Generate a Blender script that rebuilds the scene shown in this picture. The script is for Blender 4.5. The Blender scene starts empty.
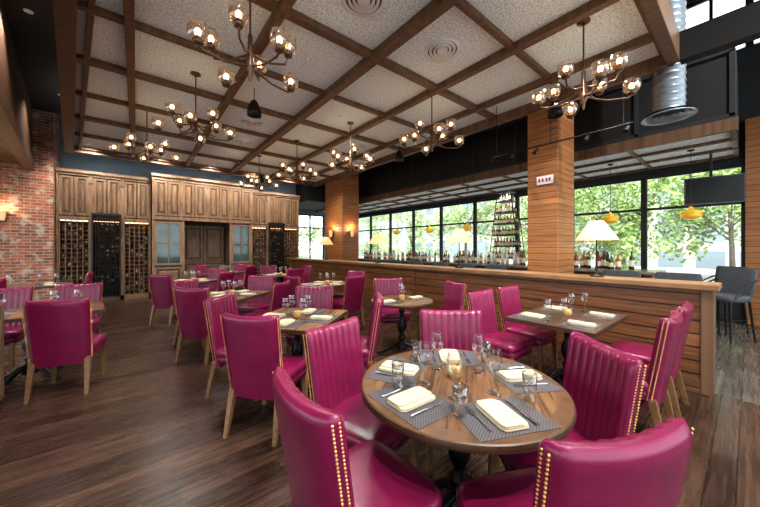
import bpy, math, random
from mathutils import Vector, Matrix
random.seed(7)
scene = bpy.context.scene
scene.view_settings.view_transform = 'Standard'
scene.view_settings.exposure = 0.5
try: scene.view_settings.look = 'Medium High Contrast'
except Exception: pass

# ------------------------------------------------------------ mesh builder
class MB:
    def __init__(s):
        s.v=[]; s.f=[]; s.m=[]; s.sm=[]
    def add(s, vs, fs, mi=0, smooth=False, M=None):
        o=len(s.v)
        if M is not None: vs=[tuple(M@Vector(p)) for p in vs]
        s.v+= [tuple(p) for p in vs]
        for f in fs:
            s.f.append([i+o for i in f]); s.m.append(mi); s.sm.append(smooth)
    def box(s,x0,x1,y0,y1,z0,z1,mi=0,M=None):
        vs=[(x0,y0,z0),(x1,y0,z0),(x1,y1,z0),(x0,y1,z0),(x0,y0,z1),(x1,y0,z1),(x1,y1,z1),(x0,y1,z1)]
        fs=[(0,3,2,1),(4,5,6,7),(0,1,5,4),(1,2,6,5),(2,3,7,6),(3,0,4,7)]
        s.add(vs,fs,mi,False,M)
    def tube(s,pts,rad,n=8,mi=0,M=None,cap=True):
        pts=[Vector(p) for p in pts]
        if not isinstance(rad,(list,tuple)): rad=[rad]*len(pts)
        vs=[];fs=[]
        for i,p in enumerate(pts):
            if i==0: d=pts[1]-pts[0]
            elif i==len(pts)-1: d=pts[-1]-pts[-2]
            else: d=pts[i+1]-pts[i-1]
            d.normalize()
            a=Vector((0,0,1)) if abs(d.z)<0.9 else Vector((1,0,0))
            u=d.cross(a).normalized(); w=d.cross(u).normalized()
            for k in range(n):
                t=2*math.pi*k/n
                vs.append(tuple(p+(u*math.cos(t)+w*math.sin(t))*rad[i]))
        for i in range(len(pts)-1):
            for k in range(n):
                k2=(k+1)%n
                fs.append((i*n+k,i*n+k2,(i+1)*n+k2,(i+1)*n+k))
        s.add(vs,fs,mi,True,M)
        if cap:
            s.add([vs[k] for k in range(n)],[tuple(range(n))],mi,False,M)
            s.add([vs[(len(pts)-1)*n+k] for k in range(n)],[tuple(reversed(range(n)))],mi,False,M)
    def lathe(s,prof,n=16,c=(0,0,0),mi=0,M=None,smooth=True,capb=False,capt=False):
        vs=[];fs=[]
        for r,z in prof:
            for k in range(n):
                t=2*math.pi*k/n
                vs.append((c[0]+r*math.cos(t),c[1]+r*math.sin(t),c[2]+z))
        for i in range(len(prof)-1):
            for k in range(n):
                k2=(k+1)%n
                fs.append((i*n+k,i*n+k2,(i+1)*n+k2,(i+1)*n+k))
        s.add(vs,fs,mi,smooth,M)
        if capb: s.add(vs[:n],[tuple(reversed(range(n)))],mi,False,M)
        if capt: s.add(vs[-n:],[tuple(range(n))],mi,False,M)
    def ball(s,c,r,n=10,m=6,mi=0,sz=1.0,M=None):
        prof=[(max(1e-4,r*math.sin(math.pi*i/m)),-r*sz*math.cos(math.pi*i/m)) for i in range(m+1)]
        s.lathe(prof,n,c,mi,M)
    def mesh(s,name,mats):
        me=bpy.data.meshes.new(name)
        me.from_pydata(s.v,[],s.f)
        for m in mats: me.materials.append(m)
        me.polygons.foreach_set('material_index',s.m)
        me.polygons.foreach_set('use_smooth',s.sm)
        me.update()
        return me
    def obj(s,name,mats,loc=(0,0,0),rz=0,parent=None,bevel=0):
        o=place(s.mesh(name,mats),name,loc,rz,parent)
        if bevel:
            b=o.modifiers.new('bevel','BEVEL'); b.width=bevel; b.segments=2; b.limit_method='ANGLE'; b.angle_limit=math.radians(50)
        return o
def place(me,name,loc=(0,0,0),rz=0,parent=None):
    o=bpy.data.objects.new(name,me); scene.collection.objects.link(o)
    o.location=loc; o.rotation_euler=(0,0,rz)
    if parent: o.parent=parent
    return o
def empty(name,loc=(0,0,0)):
    o=bpy.data.objects.new(name,None); scene.collection.objects.link(o); o.location=loc; o.empty_display_size=.1
    return o
def slab(name,x0,x1,y0,y1,z0,z1,mat,bevel=0,parent=None):
    cx,cy,cz=(x0+x1)/2,(y0+y1)/2,(z0+z1)/2
    b=MB(); b.box(x0-cx,x1-cx,y0-cy,y1-cy,z0-cz,z1-cz)
    return b.obj(name,[mat],(cx,cy,cz),0,parent,bevel)

# ------------------------------------------------------------ materials
def newmat(name):
    m=bpy.data.materials.new(name); m.use_nodes=True
    nt=m.node_tree; b=nt.nodes['Principled BSDF']
    return m,nt,b
def L(nt,a,b): nt.links.new(a,b)
def plain(name,col,rough=.5,metal=0,noise=0,nscale=20,emis=None,estr=0,bump=0,bscale=80,coat=0,spec=None):
    m,nt,b=newmat(name)
    b.inputs['Base Color'].default_value=(*col,1); b.inputs['Roughness'].default_value=rough; b.inputs['Metallic'].default_value=metal
    if coat: b.inputs['Coat Weight'].default_value=coat
    if spec is not None: b.inputs['Specular IOR Level'].default_value=spec
    tc=nt.nodes.new('ShaderNodeTexCoord')
    if noise:
        n=nt.nodes.new('ShaderNodeTexNoise'); n.inputs['Scale'].default_value=nscale; n.inputs['Detail'].default_value=4
        L(nt,tc.outputs['Object'],n.inputs['Vector'])
        r=nt.nodes.new('ShaderNodeMapRange'); r.inputs[1].default_value=.3; r.inputs[2].default_value=.7
        r.inputs[3].default_value=1-noise; r.inputs[4].default_value=1+noise
        L(nt,n.outputs['Fac'],r.inputs[0])
        mx=nt.nodes.new('ShaderNodeVectorMath'); mx.operation='SCALE'; mx.inputs[0].default_value=col
        L(nt,r.outputs[0],mx.inputs['Scale']); L(nt,mx.outputs[0],b.inputs['Base Color'])
    if bump:
        n=nt.nodes.new('ShaderNodeTexNoise'); n.inputs['Scale'].default_value=bscale; L(nt,tc.outputs['Object'],n.inputs['Vector'])
        bp=nt.nodes.new('ShaderNodeBump'); bp.inputs['Strength'].default_value=bump; bp.inputs['Distance'].default_value=.01
        L(nt,n.outputs['Fac'],bp.inputs['Height']); L(nt,bp.outputs[0],b.inputs['Normal'])
    if emis:
        b.inputs['Emission Color'].default_value=(*emis,1); b.inputs['Emission Strength'].default_value=estr
    return m
def coords(nt,plane,shift=0):
    tc=nt.nodes.new('ShaderNodeTexCoord'); sp=nt.nodes.new('ShaderNodeSeparateXYZ'); L(nt,tc.outputs['Object'],sp.inputs[0])
    cb=nt.nodes.new('ShaderNodeCombineXYZ')
    def src(k):
        if k=='s':
            a=nt.nodes.new('ShaderNodeMath'); a.operation='ADD'; L(nt,sp.outputs['X'],a.inputs[0]); L(nt,sp.outputs['Y'],a.inputs[1]); return a.outputs[0]
        return sp.outputs[k.upper()]
    sh=nt.nodes.new('ShaderNodeMath'); sh.operation='ADD'; sh.inputs[1].default_value=shift
    L(nt,src(plane[0]),sh.inputs[0]); L(nt,sh.outputs[0],cb.inputs[0])
    sv=nt.nodes.new('ShaderNodeMath'); sv.operation='ADD'; sv.inputs[1].default_value=(12.013 if shift else 0)
    L(nt,src(plane[1]),sv.inputs[0]); L(nt,sv.outputs[0],cb.inputs[1])
    return cb.outputs[0]
def planks(name,plane,ln,w,c1,c2,cm,rough=.45,mortar=.004,grain=.35,bump=.4,offset=.37,gs=(1.6,26)):
    m,nt,b=newmat(name); co=coords(nt,plane,37.0 if ln>=100 else 0)
    br=nt.nodes.new('ShaderNodeTexBrick'); br.offset=offset; br.offset_frequency=2
    br.inputs['Scale'].default_value=1; br.inputs['Brick Width'].default_value=ln; br.inputs['Row Height'].default_value=w
    br.inputs['Mortar Size'].default_value=mortar; br.inputs['Mortar Smooth'].default_value=.1
    br.inputs['Color1'].default_value=(*c1,1); br.inputs['Color2'].default_value=(*c2,1); br.inputs['Mortar'].default_value=(*cm,1)
    L(nt,co,br.inputs['Vector'])
    mp=nt.nodes.new('ShaderNodeMapping'); mp.inputs['Scale'].default_value=(gs[0],gs[1],1); L(nt,co,mp.inputs['Vector'])
    n=nt.nodes.new('ShaderNodeTexNoise'); n.inputs['Scale'].default_value=1.5; n.inputs['Detail'].default_value=6; n.inputs['Distortion'].default_value=.3
    L(nt,mp.outputs[0],n.inputs['Vector'])
    r=nt.nodes.new('ShaderNodeMapRange'); r.inputs[1].default_value=.3; r.inputs[2].default_value=.7; r.inputs[3].default_value=1-grain; r.inputs[4].default_value=1+grain
    L(nt,n.outputs['Fac'],r.inputs[0])
    sc=nt.nodes.new('ShaderNodeVectorMath'); sc.operation='SCALE'; L(nt,br.outputs['Color'],sc.inputs[0]); L(nt,r.outputs[0],sc.inputs['Scale'])
    L(nt,sc.outputs[0],b.inputs['Base Color'])
    rr=nt.nodes.new('ShaderNodeMapRange'); rr.inputs[3].default_value=rough-.08; rr.inputs[4].default_value=rough+.12; L(nt,n.outputs['Fac'],rr.inputs[0]); L(nt,rr.outputs[0],b.inputs['Roughness'])
    inv=nt.nodes.new('ShaderNodeMath'); inv.operation='SUBTRACT'; inv.inputs[0].default_value=1; L(nt,br.outputs['Fac'],inv.inputs[1])
    bp=nt.nodes.new('ShaderNodeBump'); bp.inputs['Strength'].default_value=bump; bp.inputs['Distance'].default_value=.006
    L(nt,inv.outputs[0],bp.inputs['Height']); L(nt,bp.outputs[0],b.inputs['Normal'])
    return m
def glassmat(name,tint=(1,1,1),gl=.12,ecol=None,es=0):
    m=bpy.data.materials.new(name); m.use_nodes=True; nt=m.node_tree; nt.nodes.clear()
    out=nt.nodes.new('ShaderNodeOutputMaterial'); tr=nt.nodes.new('ShaderNodeBsdfTransparent'); g=nt.nodes.new('ShaderNodeBsdfGlossy')
    tr.inputs[0].default_value=(*tint,1); g.inputs['Roughness'].default_value=.04
    lw=nt.nodes.new('ShaderNodeLayerWeight'); lw.inputs[0].default_value=.35
    mr=nt.nodes.new('ShaderNodeMapRange'); mr.inputs[3].default_value=gl*.35; mr.inputs[4].default_value=min(1,gl*5)
    L(nt,lw.outputs['Facing'],mr.inputs[0])
    mx=nt.nodes.new('ShaderNodeMixShader'); L(nt,mr.outputs[0],mx.inputs[0]); L(nt,tr.outputs[0],mx.inputs[1]); L(nt,g.outputs[0],mx.inputs[2])
    last=mx.outputs[0]
    if ecol:
        e=nt.nodes.new('ShaderNodeEmission'); e.inputs[0].default_value=(*ecol,1); e.inputs[1].default_value=es
        ad=nt.nodes.new('ShaderNodeAddShader'); L(nt,last,ad.inputs[0]); L(nt,e.outputs[0],ad.inputs[1]); last=ad.outputs[0]
    L(nt,last,out.inputs[0]); return m

M_floor=planks('floor_wood','xy',1.5,.125,(.028,.0145,.0095),(.066,.036,.023),(.006,.0035,.0025),.25,.003,.45,.3)
M_floor2=planks('floor_bar_wood','xy',1.5,.125,(.062,.050,.041),(.10,.080,.064),(.02,.015,.01),.25,.003,.4,.3)
M_shiplap=planks('partition_shiplap','yz',200,.135,(.15,.062,.025),(.21,.09,.036),(.012,.005,.003),.4,.007,.45,.8)
M_cap=planks('partition_cap_wood','yx',200,3,(.22,.112,.052),(.235,.12,.056),(.1,.05,.03),.35,.0,.3,.1)
M_orange=planks('column_cladding','sz',200,.105,(.28,.115,.038),(.36,.155,.054),(.035,.014,.007),.45,.004,.3,.6)
M_soffit=planks('soffit_wood','yx',6,.16,(.10,.050,.025),(.14,.075,.037),(.01,.005,.003),.5,.006,.4,.6)
M_soffitz=planks('soffit_face_wood','yz',200,.16,(.11,.052,.025),(.15,.073,.035),(.01,.005,.003),.5,.006,.4,.6)
M_beam=planks('beam_wood','xy',300,30,(.135,.072,.038),(.135,.072,.038),(.1,.05,.03),.5,0,.4,0,gs=(9,9))
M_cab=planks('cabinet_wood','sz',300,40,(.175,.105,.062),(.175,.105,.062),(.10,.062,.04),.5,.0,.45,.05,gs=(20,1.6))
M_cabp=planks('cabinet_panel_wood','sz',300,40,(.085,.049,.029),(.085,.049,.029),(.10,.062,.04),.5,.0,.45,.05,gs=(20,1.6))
M_cabd=plain('cabinet_inside',(.06,.035,.02),.7,noise=.3)
M_tabtop=planks('table_wood','xy',1.2,.09,(.105,.052,.024),(.17,.088,.042),(.035,.018,.01),.27,.0015,.5,.15)
M_tabdark=planks('table_dark_wood','xy',1.2,.11,(.05,.03,.02),(.075,.045,.03),(.02,.01,.006),.3,.0015,.35,.1)
M_edge=plain('table_edge_wood',(.07,.034,.017),.4,noise=.2)
M_iron=plain('cast_iron',(.014,.014,.017),.35,.6,noise=.2)
M_black=plain('black_metal',(.012,.012,.012),.45,.3,noise=.1)
M_bronze=plain('bronze',(.12,.068,.042),.35,.5,noise=.2)
M_leather=plain('magenta_leather',(.165,.0085,.050),.27,noise=.14,nscale=9,bump=.10,bscale=160)
M_nail=plain('brass_nails',(.80,.52,.20),.3,1,noise=.05)
M_leg=plain('chair_leg_wood',(.19,.10,.045),.42,noise=.25,nscale=30)
M_dark=plain('charcoal_paint',(.028,.032,.038),.8,noise=.08,nscale=4)
M_blue=plain('slate_paint',(.17,.215,.25),.8,noise=.06,nscale=3)
M_blk=plain('black_ceiling_paint',(.016,.015,.015),.7,noise=.1,nscale=3)
M_white=plain('white_metal',(.75,.77,.80),.4,noise=.03)
M_galv=plain('galvanised_steel',(.30,.35,.40),.42,.6,noise=.15,nscale=6)
M_napkin=plain('cream_linen',(.50,.42,.28),.85,noise=.06,nscale=60,bump=.2,bscale=300)
M_steel=plain('stainless_steel',(.6,.6,.62),.22,1,noise=.03)
M_glass=glassmat('clear_glass',(.95,.96,.97),.20)
M_pane=glassmat('window_glass',(.97,.98,.98),.03)
M_shadeglass=glassmat('chandelier_glass',(.86,.76,.68),.17,(1,.72,.48),.035)
M_bulb=plain('warm_bulb',(1,.8,.5),.4,emis=(1,.66,.32),estr=14,noise=.01)
M_led=plain('warm_led_strip',(1,.8,.5),.4,emis=(1,.62,.30),estr=4,noise=.01)
M_wallglow=plain('added_glow_strip',(.8,.9,1),.4,emis=(.8,.92,1),estr=7,noise=.01)  # added glow, no visible source; brightens the slate wall over the cabinets
M_amber=plain('amber_glass',(.60,.33,.03),.2,emis=(1,.62,.05),estr=.15,noise=.15,nscale=10)
M_shade=plain('lamp_shade_linen',(.62,.42,.22),.8,emis=(1,.60,.28),estr=.30,noise=.05,nscale=80)
M_frame=plain('window_frame_black',(.02,.021,.023),.45,.2,noise=.1)
M_greyfab=plain('grey_stool_fabric',(.065,.071,.08),.7,noise=.15)
M_teal=plain('cabinet_glazing',(.03,.062,.062),.08,noise=.3,nscale=3,coat=.4)
M_btl=[plain('bottle_green',(.02,.04,.018),.12,noise=.2),plain('bottle_amber',(.24,.09,.018),.12,noise=.2),plain('bottle_clear',(.45,.5,.5),.1,noise=.1),plain('bottle_red',(.20,.02,.016),.2,noise=.1),plain('bottle_label',(.55,.47,.36),.6,noise=.2)]
M_marble=plain('bar_top_stone',(.16,.14,.12),.15,noise=.3,nscale=6)
M_candle=plain('candle_amber_glass',(.40,.24,.08),.3,emis=(1,.5,.15),estr=.08,noise=.3,nscale=40)
M_concrete=plain('street_concrete',(.42,.42,.40),.9,noise=.15,nscale=.6)
M_trunk=plain('tree_bark',(.16,.13,.10),.9,noise=.3)
def leafm(n,c):
    m=plain(n,c,.6,noise=.45,nscale=1.2); return m
M_leaf=leafm('leaves_green',(.20,.31,.08)); M_leaf2=leafm('leaves_light',(.38,.48,.18))

def tilemat():
    m,nt,b=newmat('acoustic_tile'); tc=nt.nodes.new('ShaderNodeTexCoord')
    n=nt.nodes.new('ShaderNodeTexNoise'); n.inputs['Scale'].default_value=42; n.inputs['Detail'].default_value=4; n.inputs['Roughness'].default_value=.7
    L(nt,tc.outputs['Object'],n.inputs['Vector'])
    cr=nt.nodes.new('ShaderNodeValToRGB'); cr.color_ramp.elements[0].position=.34; cr.color_ramp.elements[0].color=(.42,.47,.50,1)
    cr.color_ramp.elements[1].position=.54; cr.color_ramp.elements[1].color=(.84,.91,.95,1)
    L(nt,n.outputs['Fac'],cr.inputs[0]); L(nt,cr.outputs[0],b.inputs['Base Color']); b.inputs['Roughness'].default_value=.95
    bp=nt.nodes.new('ShaderNodeBump'); bp.inputs['Strength'].default_value=.35; bp.inputs['Distance'].default_value=.01; L(nt,n.outputs['Fac'],bp.inputs['Height']); L(nt,bp.outputs[0],b.inputs['Normal'])
    return m
M_tile=tilemat()
def brickmat():
    m,nt,b=newmat('red_brick'); co=coords(nt,'sz')
    br=nt.nodes.new('ShaderNodeTexBrick'); br.inputs['Scale'].default_value=1; br.inputs['Brick Width'].default_value=.21; br.inputs['Row Height'].default_value=.075
    br.inputs['Mortar Size'].default_value=.008; br.inputs['Bias'].default_value=-.1
    br.inputs['Color1'].default_value=(.38,.12,.06,1); br.inputs['Color2'].default_value=(.13,.06,.045,1); br.inputs['Mortar'].default_value=(.32,.28,.24,1)
    L(nt,co,br.inputs['Vector'])
    n=nt.nodes.new('ShaderNodeTexNoise'); n.inputs['Scale'].default_value=5; n.inputs['Detail'].default_value=6; L(nt,co,n.inputs['Vector'])
    cr=nt.nodes.new('ShaderNodeValToRGB'); cr.color_ramp.elements[0].position=.52; cr.color_ramp.elements[0].color=(0,0,0,1); cr.color_ramp.elements[1].position=.66; cr.color_ramp.elements[1].color=(.7,.7,.7,1)
    L(nt,n.outputs['Fac'],cr.inputs[0])
    mx=nt.nodes.new('ShaderNodeMixRGB'); L(nt,cr.outputs[0],mx.inputs[0]); L(nt,br.outputs['Color'],mx.inputs[1]); mx.inputs[2].default_value=(.46,.40,.35,1)
    L(nt,mx.outputs[0],b.inputs['Base Color']); b.inputs['Roughness'].default_value=.85
    inv=nt.nodes.new('ShaderNodeMath'); inv.operation='SUBTRACT'; inv.inputs[0].default_value=1; L(nt,br.outputs['Fac'],inv.inputs[1])
    bp=nt.nodes.new('ShaderNodeBump'); bp.inputs['Distance'].default_value=.01; L(nt,inv.outputs[0],bp.inputs['Height']); L(nt,bp.outputs[0],b.inputs['Normal'])
    return m
M_brick=brickmat()
def wovenmat():
    m,nt,b=newmat('woven_placemat'); tc=nt.nodes.new('ShaderNodeTexCoord')
    ck=nt.nodes.new('ShaderNodeTexChecker'); ck.inputs['Scale'].default_value=130; ck.inputs['Color1'].default_value=(.028,.024,.026,1); ck.inputs['Color2'].default_value=(.10,.088,.092,1)
    L(nt,tc.outputs['Object'],ck.inputs['Vector']); L(nt,ck.outputs[0],b.inputs['Base Color']); b.inputs['Roughness'].default_value=.7
    return m
M_mat=wovenmat()
def facademat():
    m,nt,b=newmat('office_facade'); co=coords(nt,'yz')
    br=nt.nodes.new('ShaderNodeTexBrick'); br.offset=0; br.inputs['Scale'].default_value=1; br.inputs['Brick Width'].default_value=2.2; br.inputs['Row Height'].default_value=3.2; br.inputs['Mortar Size'].default_value=.35
    br.inputs['Color1'].default_value=(.20,.25,.29,1); br.inputs['Color2'].default_value=(.28,.33,.36,1); br.inputs['Mortar'].default_value=(.50,.46,.42,1)
    L(nt,co,br.inputs['Vector']); L(nt,br.outputs['Color'],b.inputs['Base Color']); b.inputs['Roughness'].default_value=.6
    return m
M_facade=facademat()

# ------------------------------------------------------------ room shell
slab('floor',-6,4.5,-3,13.6,-.1,0,M_floor)
slab('floor_bar',4.5,9.3,-3,13.6,-.1,0,M_floor2)
slab('ceiling',-6.2,9.3,-3.2,13.8,6.8,6.95,M_blk)
slab('wall_north',-6.2,5.15,11.9,12.05,0,6.8,M_blue)
slab('wall_north_bar',5.0,5.15,12.05,13.6,0,6.8,M_blue)
slab('wall_north_bar_lower',5.0,9.3,13.6,13.75,0,.5,M_blue)
slab('wall_north_bar_upper',5.0,9.3,13.6,13.75,3.1,6.8,M_blue)
slab('wall_north_bar_pier',7.4,9.3,13.6,13.75,.5,3.1,M_blue)
slab('wall_brick',-6,-1.62,11.0,11.9,0,6.8,M_brick)
slab('wall_east_sill',9.1,9.3,.05,13.6,0,.5,M_dark)
slab('wall_east_head',9.1,9.3,-3,13.6,3.1,5.3,M_dark)
slab('wall_east_top',9.1,9.3,-3,13.6,6.65,6.8,M_dark)
slab('wall_east_high',9.1,9.3,3.0,13.6,5.3,6.65,M_dark)
slab('wall_east_wood',8.95,9.3,-3,.05,0,3.9,M_orange)
slab('wall_south_sill',-6,9.3,-3.2,-3,0,.4,M_dark)
slab('wall_south_head',-6,9.3,-3.2,-3,5.2,6.8,M_dark)
slab('wall_west_sill',-6.2,-6,-3.2,13.6,0,.4,M_dark)
slab('wall_west_head',-6.2,-6,-3.2,13.6,3.4,6.8,M_dark)
slab('wall_west_pier',-6.2,-6,10.3,13.6,.4,3.4,M_dark)

wn=[0]
def window(x0,x1,y0,y1,z0,z1,transoms=(),mull=0):
    wn[0]+=1; cx,cy=(x0+x1)/2,(y0+y1)/2; b=MB(); alongY=(y1-y0)>(x1-x0); w=.027
    X0,X1,Y0,Y1=x0-cx,x1-cx,y0-cy,y1-cy
    if alongY:
        for y in [Y0+w,Y1-w]+[Y0+(Y1-Y0)*(i+1)/(mull+1) for i in range(mull)]: b.box(-.04,.04,y-w,y+w,z0,z1,0)
        for z in [z0+w,z1-w]+list(transoms): b.box(-.035,.035,Y0,Y1,z-w,z+w,0)
        b.box(-.004,.004,Y0,Y1,z0,z1,1)
    else:
        for x in [X0+w,X1-w]+[X0+(X1-X0)*(i+1)/(mull+1) for i in range(mull)]: b.box(x-w,x+w,-.04,.04,z0,z1,0)
        for z in [z0+w,z1-w]+list(transoms): b.box(X0,X1,-.035,.035,z-w,z+w,0)
        b.box(X0,X1,-.004,.004,z0,z1,1)
    b.obj('window_%d'%wn[0],[M_frame,M_pane],(cx,cy,0))
y=.05
while y<13.5:
    window(9.15,9.25,y,min(y+1.5,13.6),.5,3.1,(2.35,)); y+=1.5
window(9.15,9.25,-3,0.0,5.3,6.65,(),5); window(9.15,9.25,0,3.0,5.3,6.65,(),5)
window(5.15,7.4,13.63,13.73,.5,3.1,(2.45,),2)
for x in (-6,-2.9,.2,3.3,6.4): window(x,min(x+3.1,9.3),-3.15,-3.05,.4,5.2,(2.6,),1)
for yy in (-3,.33,3.66,6.99): window(-6.15,-6.05,yy,yy+3.31,.4,3.4,(2.4,),1)  # unseen west windows, added to let more sky light in

# ------------------------------------------------------------ main ceiling cloud
def leftx(y): return -.57-.117*(y-4.42)
CY0,CY1,CX1=.62,10.7,5.4
b=MB()
vs=[(leftx(CY0),CY0,4.0),(CX1,CY0,4.0),(CX1,CY1,4.0),(leftx(CY1),CY1,4.0)]
vs+=[(a,c,4.12) for a,c,_ in vs]
b.add(vs,[(0,3,2,1),(4,5,6,7),(0,1,5,4),(1,2,6,5),(2,3,7,6),(3,0,4,7)])
b.obj('ceiling_cloud',[M_tile])
b=MB()
for x,w in ((1.18,.05),(2.42,.07),(3.66,.05),(4.72,.04)):
    b.box(x-w,x+w,CY0,CY1,3.90,3.999)
for x in (-.06,):
    b.box(x-.045,x+.045,CY0,CY1,3.90,3.999)
yy=.62; k=0
while yy<10.75:
    w=.055 if k%2==0 else .035
    yc=min(max(yy,CY0+w),CY1-w)
    b.box(leftx(yy),CX1,yc-w,yc+w,3.925,3.998); yy+=1.24; k+=1
for y_ in (CY1,): b.box(leftx(y_),CX1,y_-.1,y_+.03,3.86,4.16)
b.box(CX1-.06,CX1+.06,CY0,CY1,3.84,4.2); b.box(leftx(CY0),CX1,CY0-.06,CY0+.06,3.84,4.2)
a0,a1=leftx(CY0),leftx(CY1)
for (dx0,dx1,z0,z1) in ((-.08,.09,3.84,4.2),(.16,.22,3.93,3.999)):
    vs=[(a0+dx0,CY0,z0),(a0+dx1,CY0,z0),(a1+dx1,CY1,z0),(a1+dx0,CY1,z0)]; vs+=[(p[0],p[1],z1) for p in vs]
    b.add(vs,[(0,3,2,1),(4,5,6,7),(0,1,5,4),(1,2,6,5),(2,3,7,6),(3,0,4,7)])
b.obj('trim_1',[M_beam],bevel=.008)
slab('trim_2',5.34,5.5,-3,.56,3.84,4.2,M_blk)
slab('ceiling_left',-6,-.9,-3,11.0,4.85,4.95,M_blk)
def sl(y): return -1.43-.117*(y-6.38)
b=MB()
vs=[(-6,-3,3.46),(sl(-3),-3,3.46),(sl(11),11,3.46),(-6,11,3.46)]; vs+=[(p[0],p[1],3.52) for p in vs]
b.add(vs,[(0,3,2,1),(4,5,6,7),(0,1,5,4),(1,2,6,5),(2,3,7,6),(3,0,4,7)],0)
vs=[(sl(-3)-.06,-3,3.521),(sl(-3),-3,3.521),(sl(11),11,3.521),(sl(11)-.06,11,3.521)]; vs+=[(p[0],p[1],4.84) for p in vs]
b.add(vs,[(0,3,2,1),(4,5,6,7),(0,1,5,4),(1,2,6,5),(2,3,7,6),(3,0,4,7)],1)
vs=[(sl(-3)-.14,-3,3.34),(sl(-3)+.03,-3,3.34),(sl(11)+.03,11,3.34),(sl(11)-.14,11,3.34)]; vs+=[(p[0],p[1],3.62) for p in vs]
b.add(vs,[(0,3,2,1),(4,5,6,7),(0,1,5,4),(1,2,6,5),(2,3,7,6),(3,0,4,7)],2)
b.obj('ceiling_soffit_left',[M_soffit,M_soffitz,M_beam])

slab('ceiling_bulkhead',6.87,9.05,.13,13.5,3.3,4.5,M_blk)
b=MB()
y=.13
while y<13.4:
    b.box(6.84,6.87,y,y+.06,3.42,4.4); y+=1.1
b.box(6.84,6.87,.13,13.4,3.40,3.46); b.box(6.84,6.87,.13,13.4,4.38,4.44)
b.obj('trim_3',[M_dark])
slab('ceiling_bar_cloud',6.9,9.04,.16,13.45,3.27,3.299,M_tile)
b=MB()
for x in (6.9,7.6,8.3,9.0): b.box(x-.03,x+.03,.13,13.45,3.22,3.269)
y=.16
while y<13.4:
    b.box(6.86,9.04,y-.03,y+.03,3.235,3.2685); y+=1.24
b.box(6.83,6.9,.1,13.45,3.2,3.39)
b.obj('trim_4',[M_beam])
slab('ceiling_bulkhead_north',5.15,6.85,10.8,13.5,3.3,4.5,M_blk)

slab('column_wood',5.42,6.15,2.0,2.5,0,6.8,M_orange,.01)
slab('column_wood',5.42,6.1,8.7,9.9,0,6.8,M_orange,.01)

# ------------------------------------------------------------ partition
par=empty('wall_partition',(4.37,0,0))
def pslab(n,x0,x1,y0,y1,z0,z1,m,bev=0):
    o=slab(n,x0,x1,y0,y1,z0,z1,m,bev); o.parent=par; o.location.x-=4.37; return o
pslab('partition_body',4.39,4.65,.30,10.6,.14,1.04,M_shiplap)
pslab('partition_base',4.375,4.665,.30,10.6,0,.139,M_soffitz)
pslab('partition_end_post',4.37,4.67,.22,.31,0,1.039,M_beam,.006)
pslab('partition_top_cap',4.32,4.74,.18,10.62,1.041,1.10,M_cap,.008)
for i,yy in enumerate((4.3,8.9)):
    pslab('partition_stile_%d'%i,4.365,4.389,yy-.04,yy+.04,.14,1.04,M_shiplap)

# ------------------------------------------------------------ cabinets  (mats: 0 wood,1 dark/inside,2 black,3 panel)
def framed_door(b,x0,x1,z0,z1,y,mi=0,pi=3,raised=True,arch=False):
    st=.055
    b.box(x0,x0+st,y-.045,y,z0,z1,mi); b.box(x1-st,x1,y-.045,y,z0,z1,mi)
    b.box(x0+st,x1-st,y-.045,y,z0,z0+st,mi); b.box(x0+st,x1-st,y-.045,y,z1-st,z1,mi)
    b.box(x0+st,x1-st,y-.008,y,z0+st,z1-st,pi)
    if raised and (x1-x0)>.2:
        g=.04; xa,xb,za,zb=x0+st+g,x1-st-g,z0+st+g,z1-st-g; e=.03
        vs=[(xa,y-.008,za),(xb,y-.008,za),(xb,y-.008,zb),(xa,y-.008,zb),(xa+e,y-.03,za+e),(xb-e,y-.03,za+e),(xb-e,y-.03,zb-e),(xa+e,y-.03,zb-e)]
        b.add(vs,[(4,5,6,7),(0,1,5,4),(1,2,6,5),(2,3,7,6),(3,0,4,7)],mi)
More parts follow.
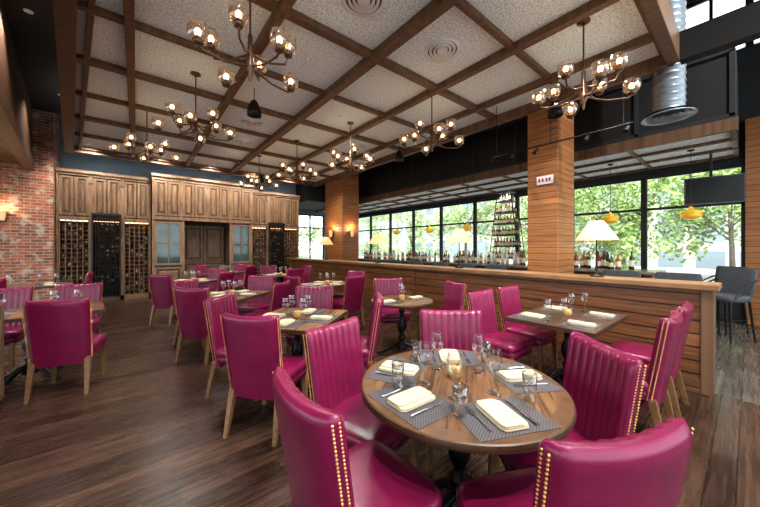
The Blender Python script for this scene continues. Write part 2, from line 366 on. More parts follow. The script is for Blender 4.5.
def wine_unit(name,x0,x1,n,style):
    e=empty(name,((x0+x1)/2,11.5,0)); ox,oy=(x0+x1)/2,11.5
    b=MB(); yf=11.25; w=(x1-x0)/n
    b.box(x0-ox,x1-ox,11.8-oy,11.88-oy,0,3.45,1)
    for i in range(n+1):
        x=x0+w*i; xa_,xb_=max(x-.04,x0),min(x+.04,x1); b.box(xa_-ox,xb_-ox,yf-.03-oy,11.8-oy,0,3.4,0)
        b.box(xa_-.0-ox,xb_-ox,yf-.07-oy,yf-.03-oy,3.2,3.4,0); b.box(xa_-ox,xb_-ox,yf-.05-oy,yf-.03-oy,2.15,2.35,0)
    b.box(x0-ox,x1-ox,yf-.03-oy,11.8-oy,0,.12,0); b.box(x0-ox,x1-ox,yf-.035-oy,11.8-oy,2.2,2.3,0)
    b.box(x0-ox,x1-ox,yf-.07-oy,11.8-oy,3.38,3.44,0); b.box(x0-ox,x1-ox,yf-.13-oy,11.8-oy,3.44,3.52,0)
    b.box(x0+.1-ox,x1-.1-ox,yf+.3-oy,yf+.33-oy,3.521,3.535,5)  # hidden glow strip, added to brighten the wall above
    for i in range(n):
        xa,xb=x0+w*i+.042-ox,x0+w*(i+1)-.042-ox; xm=(xa+xb)/2
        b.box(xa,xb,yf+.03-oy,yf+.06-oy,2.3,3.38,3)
        framed_door(b,xa,xm-.012,2.33,3.36,yf+.03-oy); framed_door(b,xm+.012,xb,2.33,3.36,yf+.03-oy)
        b.ball((xm-.03,yf-.02-oy,2.75),.012,6,4,2); b.ball((xm+.03,yf-.02-oy,2.75),.012,6,4,2)
        b.box(xa,xb,yf+.12-oy,yf+.14-oy,2.18,2.199,4)
    b.obj('carcass',[M_cab,M_cabd,M_black,M_cabp,M_led,M_wallglow],parent=e)
    r=MB(); bt=MB()
    for i in range(n):
        xa,xb=x0+w*i+.05-ox,x0+w*(i+1)-.05-ox; st=style[i]
        nc=5; cw=(xb-xa)/nc; nr=17; ch=(2.18-.14)/nr
        mi=1 if st=='iron' else 0; ysh=-.16 if st=='iron' else 0
        for c in range(nc+1):
            r.box(xa+cw*c-.009,xa+cw*c+.009,yf+.02+ysh-oy,yf+.06+ysh-oy,.12,2.2 if st!='iron' else 2.32,mi)
        for k in range(nr+1):
            z=.13+ch*k; r.box(xa,xb,yf+.022+ysh-oy,yf+.05+ysh-oy,z-.006,z+.006,mi)
            if st!='iron': r.box(xa,xb,yf+.30-oy,yf+.32-oy,z-.006,z+.006,mi)
        if st=='iron':
            for c in range(11):
                x=xa+(xb-xa)*c/10; r.tube([(x,yf-.15-oy,.1),(x,yf-.15-oy,2.34)],.006,5,1)
            r.box(xa-.03,xa,yf-.16-oy,yf-.04-oy,0.0,2.38,1); r.box(xb,xb+.03,yf-.16-oy,yf-.04-oy,0.0,2.38,1); r.box(xa-.03,xb+.03,yf-.17-oy,yf-.04-oy,2.34,2.4,1)
        for c in range(nc):
            for k in range(nr):
                if random.random()<(.15 if st=='iron' else .22): continue
                x=xa+cw*(c+.5); z=.13+ch*k+.05
                T=Matrix.Translation((x,yf+.06+ysh-oy,z))@Matrix.Rotation(-math.pi/2,4,'X')
                cm=random.choice((0,1,1,3,4,4)) 
                bt.lathe([(.003,-.001),(.014,0),(.014,.07),(.036,.12),(.036,.3)],7,(0,0,0),cm,T)
    r.obj('rack',[M_cab,M_black],parent=e); bt.obj('wine_bottles',M_btl,parent=e)
wine_unit('wine_cabinet',-1.6,.33,3,['wood','iron','wood'])
wine_unit('wine_cabinet',3.17,4.98,3,['wood','iron','wood'])
e=empty('panelled_cabinet',(1.75,11.4,0)); ox,oy=1.75,11.4; b=MB(); yf=11.0
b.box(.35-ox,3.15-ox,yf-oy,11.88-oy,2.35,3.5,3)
b.box(.34-ox,3.16-ox,yf-.06-oy,11.1-oy,3.47,3.56,0); b.box(.33-ox,3.17-ox,yf-.13-oy,11.1-oy,3.56,3.64,0); b.box(.35-ox,3.15-ox,11.1-oy,11.88-oy,3.5,3.64,0); b.box(.35-ox,3.15-ox,yf-.06-oy,yf-oy,2.3,2.40,0)
b.box(.5-ox,3.0-ox,11.5-oy,11.53-oy,3.641,3.655,5)  # same added glow strip, hidden behind the middle cornice
for i in range(4):
    xa=.385+i*.6875; 
    framed_door(b,xa+.03-ox,xa+.335-ox,2.43,3.45,yf-oy); framed_door(b,xa+.355-ox,xa+.66-ox,2.43,3.45,yf-oy)
    b.ball((xa+.315-ox,yf-.06-oy,2.8),.012,6,4,2); b.ball((xa+.375-ox,yf-.06-oy,2.8),.012,6,4,2)
for i in range(5):
    xc=.385+i*.6875; b.box(xc-.03-ox,xc+.03-ox,yf-.06-oy,yf-oy,2.4,3.47,0)
for xa,xb in ((.35,1.15),(2.42,3.15)):
    b.box(xa-ox,xb-ox,yf-oy,11.88-oy,0,2.35,3)
    framed_door(b,xa+.06-ox,xb-.06-ox,.95,2.25,yf-oy,0,4,False); framed_door(b,xa+.06-ox,xb-.06-ox,.1,.88,yf-oy)
    b.box((xa+xb)/2-.012-ox,(xa+xb)/2+.012-ox,yf-.03-oy,yf-.008-oy,1.0,2.2,0); b.box(xa+.1-ox,xb-.1-ox,yf-.03-oy,yf-.008-oy,1.6,1.625,0)
    for xx in (xa,xb-.06): b.box(xx-ox,xx+.06-ox,yf-.05-oy,yf-oy,0,2.3,0)
b.obj('cabinet_body',[M_cab,M_cabd,M_black,M_cabp,M_teal,M_wallglow],parent=e)
b=MB(); b.box(1.15-ox,2.42-ox,11.7-oy,11.88-oy,0,2.35,1)
framed_door(b,1.17-ox,1.75-ox,.02,1.0,11.7-oy); framed_door(b,1.78-ox,2.38-ox,.02,1.0,11.7-oy)
framed_door(b,1.17-ox,1.75-ox,1.02,2.2,11.7-oy); framed_door(b,1.78-ox,2.38-ox,1.02,2.2,11.7-oy)
b.obj('door_1',[M_cab,M_cabd,M_black,M_cabp],parent=e)

# ------------------------------------------------------------ dining chair
def chair_mesh():
    b=MB()
    NF=73; NB=17
    def ring(z,w,t,zt):
        out=[]
        for i in range(NF):
            q=-1+2*i/(NF-1); x=w*q; e=max(0,1-abs(q)**14)**.5
            ch=.012*(abs(math.sin(9*math.pi*(i/(NF-1))))**.6) if t>.03 else 0
            out.append((x,.03*q*q+t*.5*max(e,.3)+ch*e,z+zt*q*q))
        for i in range(1,NB-1):
            q=1-2*i/(NB-1); x=w*q; e=max(0,1-abs(q)**14)**.5
            out.append((x,.03*q*q-t*.5*max(e,.7)-.0,z+zt*q*q))
        return out
    rings=[]
    H=[(.30,1,1),(.36,1,1),(.44,1,1),(.52,1,1),(.6,1,1),(.7,1,1),(.8,1,1),(.88,1,1),(.915,1,1),(.932,.995,.85),(.943,.985,.6),(.949,.97,.25)]
    for z,ws,ts in H:
        w=(.226+.018*(z-.3)/.65)*ws; t=.070*ts
        rg=ring(z,w,t,.018*max(0,(z-.6)/.35))
        ly=-.215-(z-.42)*.16
        rings.append([(x,y+ly,zz) for x,y,zz in rg])
    n=len(rings[0]); vs=[p for r in rings for p in r]; fs=[]
    for i in range(len(rings)-1):
        for k in range(n):
            k2=(k+1)%n; fs.append((i*n+k2,i*n+k,(i+1)*n+k,(i+1)*n+k2))
    b.add(vs,fs,0,True); b.add(rings[-1],[tuple(reversed(range(n)))],0,True); b.add(rings[0],[tuple(range(n))],0,False)
    def srect(hx,y0,y1,z,n=40,p=7):
        cy=(y0+y1)/2; hy=(y1-y0)/2; o=[]
        for k in range(n):
            t=2*math.pi*k/n; c,s_=math.cos(t),math.sin(t); m=(abs(c)**p+abs(s_)**p)**(-1/p)
            o.append((hx*c*m,cy+hy*s_*m,z))
        return o
    S=[(.235,.34),(.245,.345),(.248,.40),(.245,.405),(.252,.412),(.255,.45),(.248,.472),(.225,.485),(.17,.49),(.05,.492)]
    rs=[srect(h-.005,-.21+(.255-h),.26-(.255-h),z) for h,z in S]
    vs=[p for r in rs for p in r]; fs=[]
    for i in range(len(rs)-1):
        for k in range(40):
            k2=(k+1)%40; fs.append((i*40+k,i*40+k2,(i+1)*40+k2,(i+1)*40+k))
    b.add(vs,fs,0,True); b.add(rs[-1],[tuple(range(40))],0,True); b.add(rs[0],[tuple(reversed(range(40)))],0,False)
    for sx in (-1,1):
        z=.35
        while z<.925:
            w=.226+.018*(z-.3)/.65; ly=-.215-(z-.42)*.16; dz=.018*max(0,(z-.6)/.35)
            b.ball((sx*(w-.001),ly+.030-.018,z+dz),.0048,6,4,1)
            b.ball((sx*(w-.001),ly+.030+.006,z+dz),.0042,6,4,1)
            z+=.0125
    for sx in (-1,1):
        for (ya,yb) in ((.215,.235),(-.19,-.27)):
            r0,r1=.014,.024; x0,x1=sx*.21,sx*.20
            vs=[(x0-r0,yb-r0,0),(x0+r0,yb-r0,0),(x0+r0,yb+r0,0),(x0-r0,yb+r0,0),(x1-r1,ya-r1,.36),(x1+r1,ya-r1,.36),(x1+r1,ya+r1,.36),(x1-r1,ya+r1,.36)]
            b.add(vs,[(0,3,2,1),(4,5,6,7),(0,1,5,4),(1,2,6,5),(2,3,7,6),(3,0,4,7)],2)
    return b.mesh('dining_chair',[M_leather,M_nail,M_leg])
CH=chair_mesh()
def chair(tx,ty,fx,fy):
    l=math.hypot(fx,fy); fx/=l; fy/=l
    place(CH,'dining_chair',(tx+.30*fx,ty+.30*fy,0),math.atan2(-fx,fy))

# ------------------------------------------------------------ tables
def pedestal(b,mi,h=.72):
    b.lathe([(.055,.06),(.075,.09),(.075,.13),(.04,.16),(.032,.20),(.05,.23),(.05,.25),(.03,.27),(.03,.30),(.055,.35),(.062,.40),(.05,.45),(.03,.50),(.028,.56),(.045,.60),(.03,.63),(.035,h-.03),(.12,h-.02),(.12,h)],16,(0,0,0),mi)
    for k in range(4):
        a=math.pi/4+k*math.pi/2; c,s_=math.cos(a),math.sin(a)
        P=[(.04,.16),(.12,.13),(.20,.06),(.27,.03),(.31,.022)]
        b.tube([(r*c,r*s_,z) for r,z in P],[.024,.026,.022,.019,.022],8,mi)
        b.lathe([(.03,0),(.032,.012),(.02,.03)],8,(.31*c,.31*s_,0),mi,capb=True)
        b.tube([(.05*c,.05*s_,h-.06),(.16*c,.16*s_,h-.02),(.26*c,.26*s_,h-.012)],.012,6,mi)
M_rim=plain('table_rim_wood',(.115,.058,.028),.28,noise=.35,nscale=14)
def round_table(R,top):
    b=MB(); b.lathe([(R-.02,.712),(R,.716),(R+.004,.73),(R,.746)],64,(0,0,0),1,smooth=True); b.lathe([(R,.746),(R-.006,.75)],64,(0,0,0),1)
    b.lathe([(R-.006,.75),(R-.07,.75)],64,(0,0,0),3,smooth=False); b.lathe([(R-.07,.75),(.001,.75)],64,(0,0,0),0,smooth=False); b.lathe([(.001,.712),(R-.02,.712)],64,(0,0,0),1)
    pedestal(b,2); return b.mesh('round_dining_table',[top,M_edge,M_iron,M_rim])
def rect_table(sx,sy,top,two=False):
    b=MB(); b.box(-sx/2,sx/2,-sy/2,sy/2,.745,.75,0); b.box(-sx/2-.003,sx/2+.003,-sy/2-.003,sy/2+.003,.712,.7449,1)
    pedestal(b,2,.71); return b.mesh('rectangular_dining_table',[top,M_edge,M_iron])
def mk_glass():
    b=MB(); b.lathe([(.001,.001),(.034,.001),(.034,.003),(.008,.008),(.004,.02),(.004,.09),(.012,.10),(.030,.12),(.038,.15),(.036,.18),(.031,.215)],20); return b.mesh('wine_glass',[M_glass])
def mk_tumbler():
    b=MB(); b.lathe([(.001,.001),(.027,.001),(.030,.07),(.033,.13),(.031,.13),(.028,.06),(.025,.012),(.001,.012)],20); return b.mesh('water_glass',[M_glass])
def mk_napkin():
    b=MB()
    for i,(hx,hy,z,dx) in enumerate(((.064,.108,.0005,0),(.062,.105,.0075,.001),(.050,.104,.0145,-.010))):
        n=28; rs=[]
        for (k,dz) in ((.96,0),(1,.0015),(1,.005),(.95,.0068)):
            o=[]
            for j in range(n):
                t=2*math.pi*j/n; c,s_=math.cos(t),math.sin(t); m=(abs(c)**12+abs(s_)**12)**(-1/12); o.append((dx+hx*c*m*k,hy*s_*m*k,z+dz))
            rs.append(o)
        vs=[p for r in rs for p in r]; fs=[(a*n+j,a*n+(j+1)%n,(a+1)*n+(j+1)%n,(a+1)*n+j) for a in range(3) for j in range(n)]
        b.add(vs,fs,0,True); b.add(rs[-1],[tuple(range(n))],0)
        b.add(rs[0],[tuple(reversed(range(n)))],0)
    return b.mesh('folded_napkin',[M_napkin])
def mk_mat():
    b=MB(); b.box(-.18,.18,-.13,.13,.0,.002); return b.mesh('placemat',[M_mat])
def mk_fork():
    b=MB(); b.tube([(0,-.09,.003),(0,-.03,.004),(0,.03,.006)],[.005,.0035,.0025],6); b.box(-.011,.011,.03,.055,.003,.006)
    for i in range(4): b.box(-.011+i*.0063,-.008+i*.0063,.055,.095,.004,.006)
    return b.mesh('dinner_fork',[M_steel])
def mk_knife():
    b=MB(); b.tube([(0,-.1,.006),(0,-.04,.006),(0,.0,.004)],[.006,.006,.004],6)
    b.add([(-.004,0,.002),(.008,0,.002),(.009,.08,.002),(-.003,.11,.002),(-.004,0,.004),(.008,0,.003),(.009,.08,.003),(-.003,.11,.003)],[(0,3,2,1),(4,5,6,7),(0,1,5,4),(1,2,6,5),(2,3,7,6),(3,0,4,7)])
    return b.mesh('table_knife',[M_steel])
def mk_candle():
    b=MB(); b.lathe([(.001,0),(.03,0),(.038,.02),(.038,.055),(.030,.07),(.027,.066),(.034,.05),(.001,.03)],16); 
    return b.mesh('candle_holder',[M_candle])
G,TU,NP,PM,FK,KN,CD=mk_glass(),mk_tumbler(),mk_napkin(),mk_mat(),mk_fork(),mk_knife(),mk_candle()
TZ=.7503
def setting(cx,cy,a,gl=2,tz=TZ,tux=.215):
    rz=a-math.pi/2; c,s_=math.cos(rz),math.sin(rz)
    def P(lx,ly,dz=0): return (cx+lx*c-ly*s_,cy+lx*s_+ly*c,tz+dz)
    place(PM,'placemat',P(0,0),rz); place(NP,'folded_napkin',P(0,0,.0022),rz)
    place(FK,'dinner_fork',P(-.105,0,.0022),rz); place(KN,'table_knife',P(.10,0,.0022),rz)
    if gl>0: place(G,'wine_glass',P(.10,.185),rz)
    if gl>1: place(TU,'water_glass',P(tux,.08),rz)
    if gl>2: place(G,'wine_glass',P(.02,.20),rz)
RT=round_table(.52,M_tabtop)
T1=(1.335,.975)
def nrm(x,y):
    l=math.hypot(x,y); return x/l,y/l
place(RT,'round_dining_table',(T1[0],T1[1],0),.6)
for i,(sx,sy) in enumerate(((.95,.99),(1.19,.66),(1.65,.79),(1.60,1.25),(1.18,1.30))):
    dx,dy=nrm(T1[0]-sx,T1[1]-sy); r=.345
    setting(T1[0]-dx*r,T1[1]-dy*r,math.atan2(dy,dx),2)
place(CD,'candle_holder',(T1[0]+.03,T1[1]+.05,TZ))
chair(.425,1.005,1,0.0); chair(1.01,.195,.44,.9); chair(1.90,.46,-.76,.65); chair(1.0,1.76,.28,-.96); chair(1.98,1.54,-.68,-.73)
RC=rect_table(1.1,.78,M_tabdark)
place(RC,'rectangular_dining_table',(3.5,1.2,0),0)
for x in (3.2,3.8):
    setting(x,.98,math.pi/2,1); setting(x,1.42,-math.pi/2,1)
place(CD,'candle_holder',(3.5,1.2,TZ))
chair(3.12,.34,0,1); chair(3.78,.34,0,1); chair(3.12,2.02,0,-1); chair(3.76,2.02,0,-1)
RS=round_table(.42,M_tabtop)
def rt(me,x,y,R,n,a0,chairs):
    place(me,'round_dining_table',(x,y,0),a0)
    for k in range(n):
        a=a0+2*math.pi*k/n; setting(x-math.cos(a)*(R-.16),y-math.sin(a)*(R-.16),a,1)
    place(CD,'candle_holder',(x,y,TZ))
    for (cx,cy) in chairs: chair(cx,cy,x-cx,y-cy)
rt(RS,2.82,3.0,.42,2,0,[(3.66,2.7),(3.25,3.8)])
RQ=rect_table(.9,.8,M_tabtop)
place(RQ,'rectangular_dining_table',(1.28,2.92,0),math.radians(40))
for k in range(4):
    a=math.radians(40)+k*math.pi/2; setting(1.28-math.cos(a)*.26,2.92-math.sin(a)*.26,a,1)
place(CD,'candle_holder',(1.28,2.92,TZ))
chair(.64,2.36,.78,.62); chair(.66,3.5,.72,-.7); chair(1.83,3.62,-.6,-.8); chair(1.98,2.42,-.78,.6)
def four(x,y,rot=0,d=.78,skip=()):
    place(RQ,'rectangular_dining_table',(x,y,0),rot)
    for k in range(4):
        a=rot+k*math.pi/2; setting(x-math.cos(a)*.26,y-math.sin(a)*.26,a,1)
        if k not in skip: chair(x-math.cos(a)*d,y-math.sin(a)*d,math.cos(a),math.sin(a))
    place(CD,'candle_holder',(x,y,TZ))
four(1.14,5.0,math.radians(42),.84)
four(2.95,5.3,math.radians(10),.84,(3,))
four(.95,7.6,math.radians(42),.84,(3,))
four(3.0,7.9,math.radians(5),.84,(0,))
four(2.0,9.6,math.radians(42),.84,(0,))
RL=rect_table(1.2,.78,M_tabtop)
place(RL,'rectangular_dining_table',(-.92,5.05,0),math.radians(6))
for (x,y,a) in ((-.62,4.85,90),(-1.2,4.82,90),(-.66,5.28,-90),(-1.25,5.26,-90)): setting(x,y,math.radians(a+6),1)
chair(-.60,4.2,.2,.98); chair(-.62,5.98,-.1,-1); chair(-1.28,5.95,-.1,-1)
place(RL,'rectangular_dining_table',(-1.6,8.6,0),math.radians(6))
for (x,y,a) in ((-1.3,8.4,90),(-1.9,8.4,90),(-1.35,8.8,-90)): setting(x,y,math.radians(a+6),1)
chair(-.72,8.65,-1,0); chair(-1.9,7.7,.05,1)
b=MB(); b.box(-.3,.3,-.35,.35,.08,1.0,0); b.box(-.33,.33,-.37,.37,1.0,1.05,1); 
for sx in (-1,1):
    for sy in (-1,1): b.box(sx*.27-.025,sx*.27+.025,sy*.32-.025,sy*.32+.025,0,.08,1)
T=Matrix.Rotation(math.pi/2,4,'Z')
b2=MB(); framed_door(b2,-.33,-.01,.12,.96,-.3); framed_door(b2,.01,.33,.12,.96,-.3)
b.add(b2.v,b2.f,0,False,T)
b.obj('wooden_sideboard',[M_cab,M_edge],(-1.27,3.9,0))

# ------------------------------------------------------------ chandeliers
def chand_mesh():
    b=MB()
    b.lathe([(.001,0),(.065,0),(.065,-.02),(.02,-.035)],16,(0,0,0),0)
    b.tube([(0,0,-.03),(0,0,-.55)],.009,8,0)
    b.lathe([(.008,-.55),(.022,-.57),(.022,-.70),(.034,-.74),(.03,-.80),(.042,-.84),(.042,-.88),(.02,-.92),(.014,-.97),(.002,-1.0)],14,(0,0,0),0)
    for k in range(8):
        a=2*math.pi*k/8+.25; low=k%2==0
        R=.45 if low else .34; z0=-.86 if low else -.75; zt=-.86 if low else -.70
        c,s_=math.cos(a),math.sin(a)
        b.tube([(.03*c,.03*s_,z0),(R*.5*c,R*.5*s_,z0-.06),(R*.92*c,R*.92*s_,z0-.06),(R*c,R*s_,zt-.03)],[.011,.010,.010,.011],8,0)
        b.lathe([(.001,-.04),(.034,-.035),(.042,-.01),(.042,.0),(.001,.002)],12,(R*c,R*s_,zt),0)
        b.lathe([(.036,.0),(.066,.012),(.078,.04),(.078,.08),(.073,.125),(.071,.125),(.075,.08),(.075,.042),(.062,.016)],18,(R*c,R*s_,zt),1)
        b.tube([(R*c,R*s_,zt),(R*c,R*s_,zt+.035)],.016,8,0)
        b.ball((R*c,R*s_,zt+.065),.025,10,6,2,1.3)
    return b.mesh('chandelier',[M_bronze,M_shadeglass,M_bulb])
CHM=chand_mesh()
def light(name,kind,loc,energy,col,rad=.03,parent=None,**kw):
    l=bpy.data.lights.new(name,kind); l.energy=energy; l.color=col
    if kind in('POINT','SPOT'): l.shadow_soft_size=rad
    for k,v in kw.items(): setattr(l,k,v)
    o=bpy.data.objects.new(name,l); scene.collection.objects.link(o); o.location=loc
    if parent: o.parent=parent
    return o
WARM=(1,.90,.78)
for i,(x,y) in enumerate(((.82,2.92),(3.88,1.17),(3.70,3.23),(.67,5.08),(.15,6.95),(3.37,5.1),(2.95,6.75),(2.62,8.5))):
    ch=place(CHM,'chandelier',(x,y,3.999),.35*i)
    for a,R,zt in ((.25,.45,-.795),(.25+math.pi,.45,-.795),(.25+math.pi*.75,.34,-.635)):
        light('bulb_light','POINT',(R*math.cos(a),R*math.sin(a),zt),29,WARM,.024,ch)

def lamp_mesh():
    b=MB()
    b.lathe([(.001,0),(.075,0),(.075,.012),(.02,.03),(.012,.05),(.018,.10),(.012,.14),(.008,.2),(.008,.62)],16,(0,0,0),0)
    b.lathe([(.225,.46),(.22,.475),(.075,.70),(.07,.70)],32,(0,0,0),1); b.lathe([(.07,.70),(.217,.475),(.225,.46)],32,(0,0,0),1)
    for k in range(3):
        a=k*2.094; b.tube([(0,0,.62),(.07*math.cos(a),.07*math.sin(a),.69)],.003,5,0)
    b.ball((0,0,.72),.014,8,5,0); b.tube([(0,0,.62),(0,0,.72)],.005,6,0); b.ball((0,0,.55),.03,8,6,2)
    return b.mesh('table_lamp',[M_black,M_shade,M_bulb])
LM=lamp_mesh()
for yy in (1.22,3.3,5.65,8.2):
    o=place(LM,'table_lamp',(4.52,yy,1.1005)); light('lamp_light','POINT',(0,0,.50),3,(1,.75,.5),.03,o)

def sconce(x,y,z,rz):
    b=MB(); b.box(-.04,.04,-.02,0,-.12,.12,0); b.tube([(0,-.02,0),(0,-.09,-.02)],.01,6,0)
    b.lathe([(.045,-.10),(.06,.0),(.075,.13)],16,(0,-.10,0),1); b.lathe([(.001,-.10),(.045,-.10)],16,(0,-.10,0),1)
    o=b.obj('wall_sconce',[M_bronze,M_shade],(x,y,z),rz); light('sconce_light','POINT',(0,-.16,.2),8,(1,.65,.36),.03,o)
sconce(-2.42,10.999,2.2,0); sconce(5.419,9.3,1.95,-math.pi/2); sconce(5.75,8.699,1.95,0)

b=MB(); b.tube([(0,0,0),(0,0,-1.05)],.004,6,0); b.lathe([(.001,0),(.05,0),(.05,-.02),(.001,-.03)],12,(0,0,0),0)
b.lathe([(.02,-1.02),(.035,-1.05),(.06,-1.08),(.06,-1.085),(.14,-1.11),(.16,-1.14),(.13,-1.165),(.15,-1.19),(.12,-1.23),(.05,-1.26),(.001,-1.265)],20,(0,0,0),1)
PE=b.mesh('amber_pendant_lamp',[M_black,M_amber])
for (x,y) in ((7.8,1.86),(7.8,.67),(7.8,6.9),(7.8,8.6),(7.8,5.4),(7.8,3.0)): place(PE,'amber_pendant_lamp',(x,y,3.236))

b=MB(); b.tube([(0,0,0),(0,0,-.22)],.006,6); b.lathe([(.03,-.2),(.05,-.22),(.085,-.30),(.105,-.38),(.11,-.44),(.10,-.44),(.001,-.40)],18); b.lathe([(.03,-.2),(.001,-.195)],12)
SP=b.mesh('pendant_speaker',[M_black])
for (x,y) in ((1.45,4.95),(5.18,1.95),(4.9,5.3),(3.1,9.9)): place(SP,'pendant_speaker',(x,y,3.999))
b=MB()
for i in range(4):
    r=.22-.05*i; b.lathe([(r,-.001),(r-.004,-.02-.004*i),(r-.036,-.012)],28,(0,0,0),0)
b.lathe([(.2,-.002),(.001,-.002)],28,(0,0,0),1); b.lathe([(.05,-.02),(.001,-.03)],20,(0,0,0),0)
DF=b.mesh('ceiling_diffuser',[M_white,M_black])
for (x,y) in ((3.04,2.48),(1.8,2.48),(2.0,7.6),(4.3,6.2),(1.8,6.3)): place(DF,'ceiling_diffuser',(x,y,3.999))
b=MB(); b.lathe([(.05,-.001),(.05,-.012),(.038,-.012),(.035,-.002),(.001,-.002)],18); RD=b.mesh('fill_downlight',[M_white])
def add_fill_spot(x,y,z,en,ang=125,col=(1,.98,.95),rx=0,ry=0):  # ceiling can with a spot, used as added fill
    o=place(RD,'fill_downlight',(x,y,z))
    s_=light('fill_beam','SPOT',(0,0,-.03),en,col,.04,o,spot_size=math.radians(ang),spot_blend=.8); s_.rotation_euler=(rx,ry,0)
for (x,y) in ((.55,1.9),(3.04,.95),(1.8,3.72),(3.04,4.96),(.55,6.2),(1.8,8.7),(4.3,3.72),(4.3,8.7),(.5,8.7),(4.3,1.3)):
    add_fill_spot(x,y,3.999,165)  # spots added as fill over the dining room
for x in (-.9,.55,1.8,3.04,4.3): add_fill_spot(x,10.15,3.999,130,110,(1,.90,.76),math.radians(38))  # spots added along the far edge to brighten the cabinet wall
for (x,y) in ((-.3,-1.2),(2.6,-1.6),(5.2,-1.4),(1.1,-2.2)): add_fill_spot(x,y,6.799,560,100,(1,.99,.98),math.radians(22))  # unseen spots behind the camera, added to brighten the front chairs
for (x,y) in ((-2.4,5.2),(-2.6,8.0),(-2.5,9.6)): add_fill_spot(x,y,3.459,65,130)  # spots added under the soffit to brighten the brick wall
for (x,y) in ((-1.3,9.6),(-1.2,6.5),(-1.1,3.5)): add_fill_spot(x,y,4.849,110,120)
for y in (1.4,3.9,6.4,8.9,11.2): add_fill_spot(7.25,y,3.269,70,140)  # spots added to brighten the bar

b=MB(); prof=[]; z=3.5
while z<6.7:
    prof+=[(.185,z),(.185,z+.075),(.195,z+.085),(.185,z+.095)]; z+=.1
b.lathe(prof,28,(0,0,0),0); b.lathe([(.185,3.5),(.2,3.46),(.30,3.41),(.31,3.395),(.29,3.395),(.18,3.44)],28,(0,0,0),0)
for r in (.25,.17,.10): b.lathe([(r,3.40),(r-.05,3.43)],24,(0,0,0),0)
b.lathe([(.27,3.45),(.001,3.45)],24,(0,0,0),1)
b.obj('spiral_duct',[M_galv,M_black],(6.12,.76,0))
b=MB(); b.tube([(0,-1.0,0),(0,1.0,0)],.012,8)
for yy in (-.9,0,.9): b.tube([(0,yy,0),(0,yy,.9)],.006,6)
for yy in (-.95,-.5,.2,.6,.95):
    b.tube([(0,yy,0),(.0,yy,-.05)],.006,6); b.tube([(0.0,yy,-.04),(-.06,yy+.02,-.11)],[.022,.03],10)
b.obj('track_light_rail',[M_black],(5.0,1.95,3.09))
M_scr=plain('tv_screen',(.006,.006,.007),.25,noise=.02,spec=.3)
M_bez=plain('tv_bezel',(.03,.03,.032),.4,noise=.02)
b=MB(); b.box(-.38,.38,-.03,.03,-.25,.25,0); b.box(-.36,.36,-.033,-.0301,-.23,.23,1); b.tube([(0,.05,.1),(0,.2,.1),(0,.2,.74)],.02,8,0); b.box(-.15,.15,.03,.06,-.1,.15,0)
o=b.obj('wall_television',[M_bez,M_scr],(8.25,.42,2.53),math.radians(-78))

# ------------------------------------------------------------ bar area
e=empty('bar_counter',(6.75,4.8,0))
def bs(n,x0,x1,y0,y1,z0,z1,m,bev=0):
    o=slab(n,x0,x1,y0,y1,z0,z1,m,bev); o.parent=e; o.location.x-=6.75; o.location.y-=4.8
bs('bar_body',6.5,6.95,1.0,9.6,0,1.03,M_orange); bs('bar_top',6.3,7.05,.9,9.7,1.031,1.08,M_marble,.006)
for i in range(7): bs('bar_pilaster_%d'%i,6.47,6.4999,1.1+i*1.35,1.2+i*1.35,0,1.03,M_soffitz)
def bottle(b,x,y,z,h,r,mi,T=None):
    b.lathe([(.001,0),(r,0),(r,h*.62),(r*.35,h*.75),(r*.32,h),(.001,h)],9,(x,y,z),mi); b.lathe([(r+.001,h*.15),(r+.001,h*.5)],9,(x,y,z),4)
b=MB()
for i in range(110):
    y=random.uniform(1.3,9.5)-5; bottle(b,random.uniform(-.1,.12),y,0,random.uniform(.22,.33),random.uniform(.03,.042),random.choice((0,1,2,1,3,2)))
b.obj('liquor_bottles',M_btl,(6.82,5,1.0805))
e2=empty('liquor_display_shelf',(7.7,4.1,0)); b=MB(); bb=MB()
lv=[(1.2,.42),(1.5,.38),(1.8,.34),(2.1,.30),(2.4,.26),(2.7,.20)]
for z,h in lv:
    b.box(-.16,.16,-h,h,z-.02,z,0)
    y=-h+.05
    while y<h-.03:
        for x in (-.1,.05): bottle(bb,x,y,z,random.uniform(.18,.25),.033,random.choice((0,1,2,1,3)))
        y+=.085
for s_ in (-1,1):
    for x in (-.15,.15): b.tube([(x,s_*.42,0),(x,s_*.42,1.2),(x,s_*.18,2.95)],.012,6,0)
b.box(-.2,.2,-.5,.5,0,.9,1); b.box(-.16,.16,-.2,.2,2.93,2.96,0)
b.obj('shelf_frame',[M_black,M_cab],parent=e2); bb.obj('bottles',M_btl,parent=e2)
slab('back_bar_cabinet',8.3,8.9,1.4,9.6,0,.95,M_cab,.01)
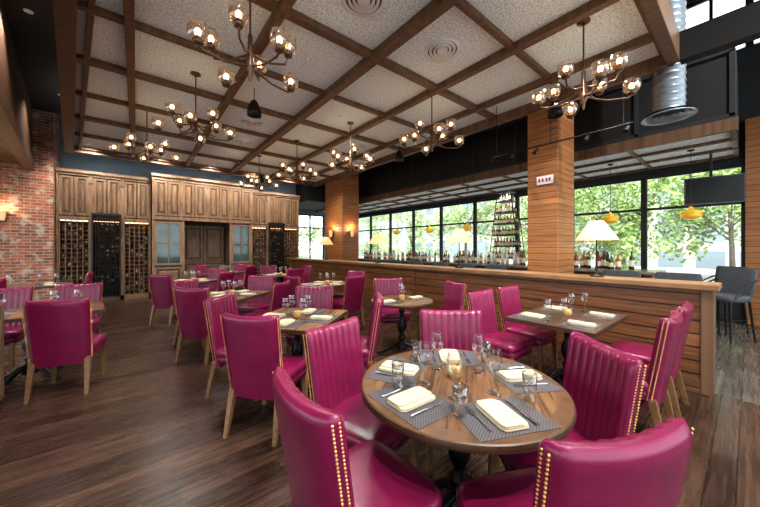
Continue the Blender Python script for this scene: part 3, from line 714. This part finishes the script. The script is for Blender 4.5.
def stool_mesh():
    b=MB()
    def pad(y0,y1,z0,z1,hx,lean):
        n=28; rs=[]
        for k,tz in ((.93,0),(1,.12),(1,.88),(.93,1)):
            o=[]
            for j in range(n):
                t=2*math.pi*j/n; c,s_=math.cos(t),math.sin(t); m=(abs(c)**6+abs(s_)**6)**(-1/6)
                o.append((hx*c*m*k,(y0+y1)/2+(y1-y0)/2*s_*m*k-lean*tz*(z1-z0),z0+(z1-z0)*tz))
            rs.append(o)
        vs=[p for r in rs for p in r]; fs=[(a*n+j,a*n+(j+1)%n,(a+1)*n+(j+1)%n,(a+1)*n+j) for a in range(3) for j in range(n)]
        b.add(vs,fs,0,True); b.add(rs[-1],[tuple(range(n))],0); b.add(rs[0],[tuple(reversed(range(n)))],0)
    pad(-.22,.22,.62,.72,.23,0); pad(-.24,-.18,.70,1.13,.225,.18)
    for sx in (-1,1):
        b.tube([(sx*.19,.18,.63),(sx*.22,.22,0)],[.018,.012],8,1); b.tube([(sx*.19,-.19,.63),(sx*.22,-.25,0)],[.018,.012],8,1)
        b.tube([(sx*.21,.205,.22),(sx*.21,-.23,.22)],.009,6,1)
        b.tube([(sx*.235,-.24,.95),(sx*.25,.0,.86),(sx*.235,.15,.70)],.013,8,1)
    b.tube([(-.215,.21,.26),(.215,.21,.26)],.009,6,1); b.tube([(-.215,-.23,.26),(.215,-.23,.26)],.009,6,1)
    return b.mesh('bar_stool',[M_greyfab,M_black])
ST=stool_mesh()
for (x,y) in ((5.85,.60),(5.85,1.2),(5.85,3.2),(5.85,3.9),(5.85,4.6),(5.85,5.4),(5.85,6.2)):
    place(ST,'bar_stool',(x,y,0),math.radians(-90))
place(ST,'bar_stool',(7.3,.26,0),math.radians(60)); place(ST,'bar_stool',(8.0,.33,0),math.radians(60))
b=MB(); b.box(-.13,.13,-.012,.012,-.07,.07,0)
for i,x in enumerate((-.085,-.03,.03,.08)): b.box(x-.014,x+.014,-.0135,-.012,-.03,.03,1)
M_red=plain('exit_red',(.5,.02,.02),.5,noise=.05)
b.obj('exit_sign',[M_white,M_red],(5.406,2.2,2.62),math.radians(-90))

# ------------------------------------------------------------ exterior
slab('street_ground',-40,70,-40,60,-.3,-.12,M_concrete)
def tree(x,y,h,r,seed):
    rnd=random.Random(seed); e=empty('street_tree',(x,y,-.12)); b=MB()
    b.tube([(0,0,0),(.05,.03,h*.3),(0,.1,h*.6)],[.11,.09,.06],8)
    for k in range(6):
        a=k*1.05; b.tube([(0,.05,h*(.3+.04*k)),(r*.6*math.cos(a),r*.6*math.sin(a),h*(.55+.05*k))],[.04,.015],6)
    b.obj('trunk',[M_trunk],parent=e)
    f=MB(); cl=[(rnd.uniform(-r,r)*.9,rnd.uniform(-r,r)*.9,h*rnd.uniform(.14,1.0),rnd.uniform(.6,1.15)) for _ in range(32)]
    for cx,cy,cz,cr in cl:
        for _ in range(120):
            d=Vector((rnd.gauss(0,1),rnd.gauss(0,1),rnd.gauss(0,.8))).normalized()*cr*rnd.uniform(.5,1.1)
            p=Vector((cx,cy,cz))+d; u=Vector((rnd.gauss(0,1),rnd.gauss(0,1),rnd.gauss(0,1))).normalized(); w=u.orthogonal().normalized(); s_=rnd.uniform(.08,.17)
            if p.z<.25: continue
            f.add([p-u*s_,p+w*s_*.6,p+u*s_,p-w*s_*.6],[(0,1,2,3)],rnd.choice((0,1)))
    f.obj('foliage',[M_leaf,M_leaf2],parent=e)
for i,(x,y,h,r) in enumerate(((22,.5,5.6,2.6),(21,4.4,5.8,2.6),(21,9.0,5.6,2.6),(20,14,6,2.6),(20,20,6.4,2.8),(9,22,6,2.4),(24,-3,6,2.6),(22,27,7,3),(26,6.5,6.4,2.8))):
    tree(x,y,h,r,i)
slab('office_building',34,44,-30,14,-.1,16,M_facade)
slab('office_building',34,44,20,60,-.1,12,M_facade)

# ------------------------------------------------------------ world / sun
w=bpy.data.worlds.new('sky_world'); scene.world=w; w.use_nodes=True; nt=w.node_tree; bg=nt.nodes['Background']
sky=nt.nodes.new('ShaderNodeTexSky'); sky.sky_type='HOSEK_WILKIE'; sky.sun_direction=(-.4,-.5,.77); sky.turbidity=5
mx=nt.nodes.new('ShaderNodeMixRGB'); mx.inputs[0].default_value=.72; L(nt,sky.outputs[0],mx.inputs[1]); mx.inputs[2].default_value=(.92,.98,1,1)
L(nt,mx.outputs[0],bg.inputs[0]); bg.inputs[1].default_value=3.2
s_=light('sun','SUN',(0,0,20),3.2,(1,.96,.9)); s_.data.angle=.02
s_.rotation_euler=Vector((.42,.35,-.84)).to_track_quat('-Z','Y').to_euler()

# ------------------------------------------------------------ camera
cam=bpy.data.cameras.new('camera'); co=bpy.data.objects.new('camera',cam); scene.collection.objects.link(co)
co.location=(0,0,1.46); co.rotation_euler=(math.pi/2,0,-math.atan2(.630,.776)); cam.sensor_width=36; cam.lens=300/760*36; cam.shift_y=-5.5/760; cam.clip_start=.02
scene.camera=co
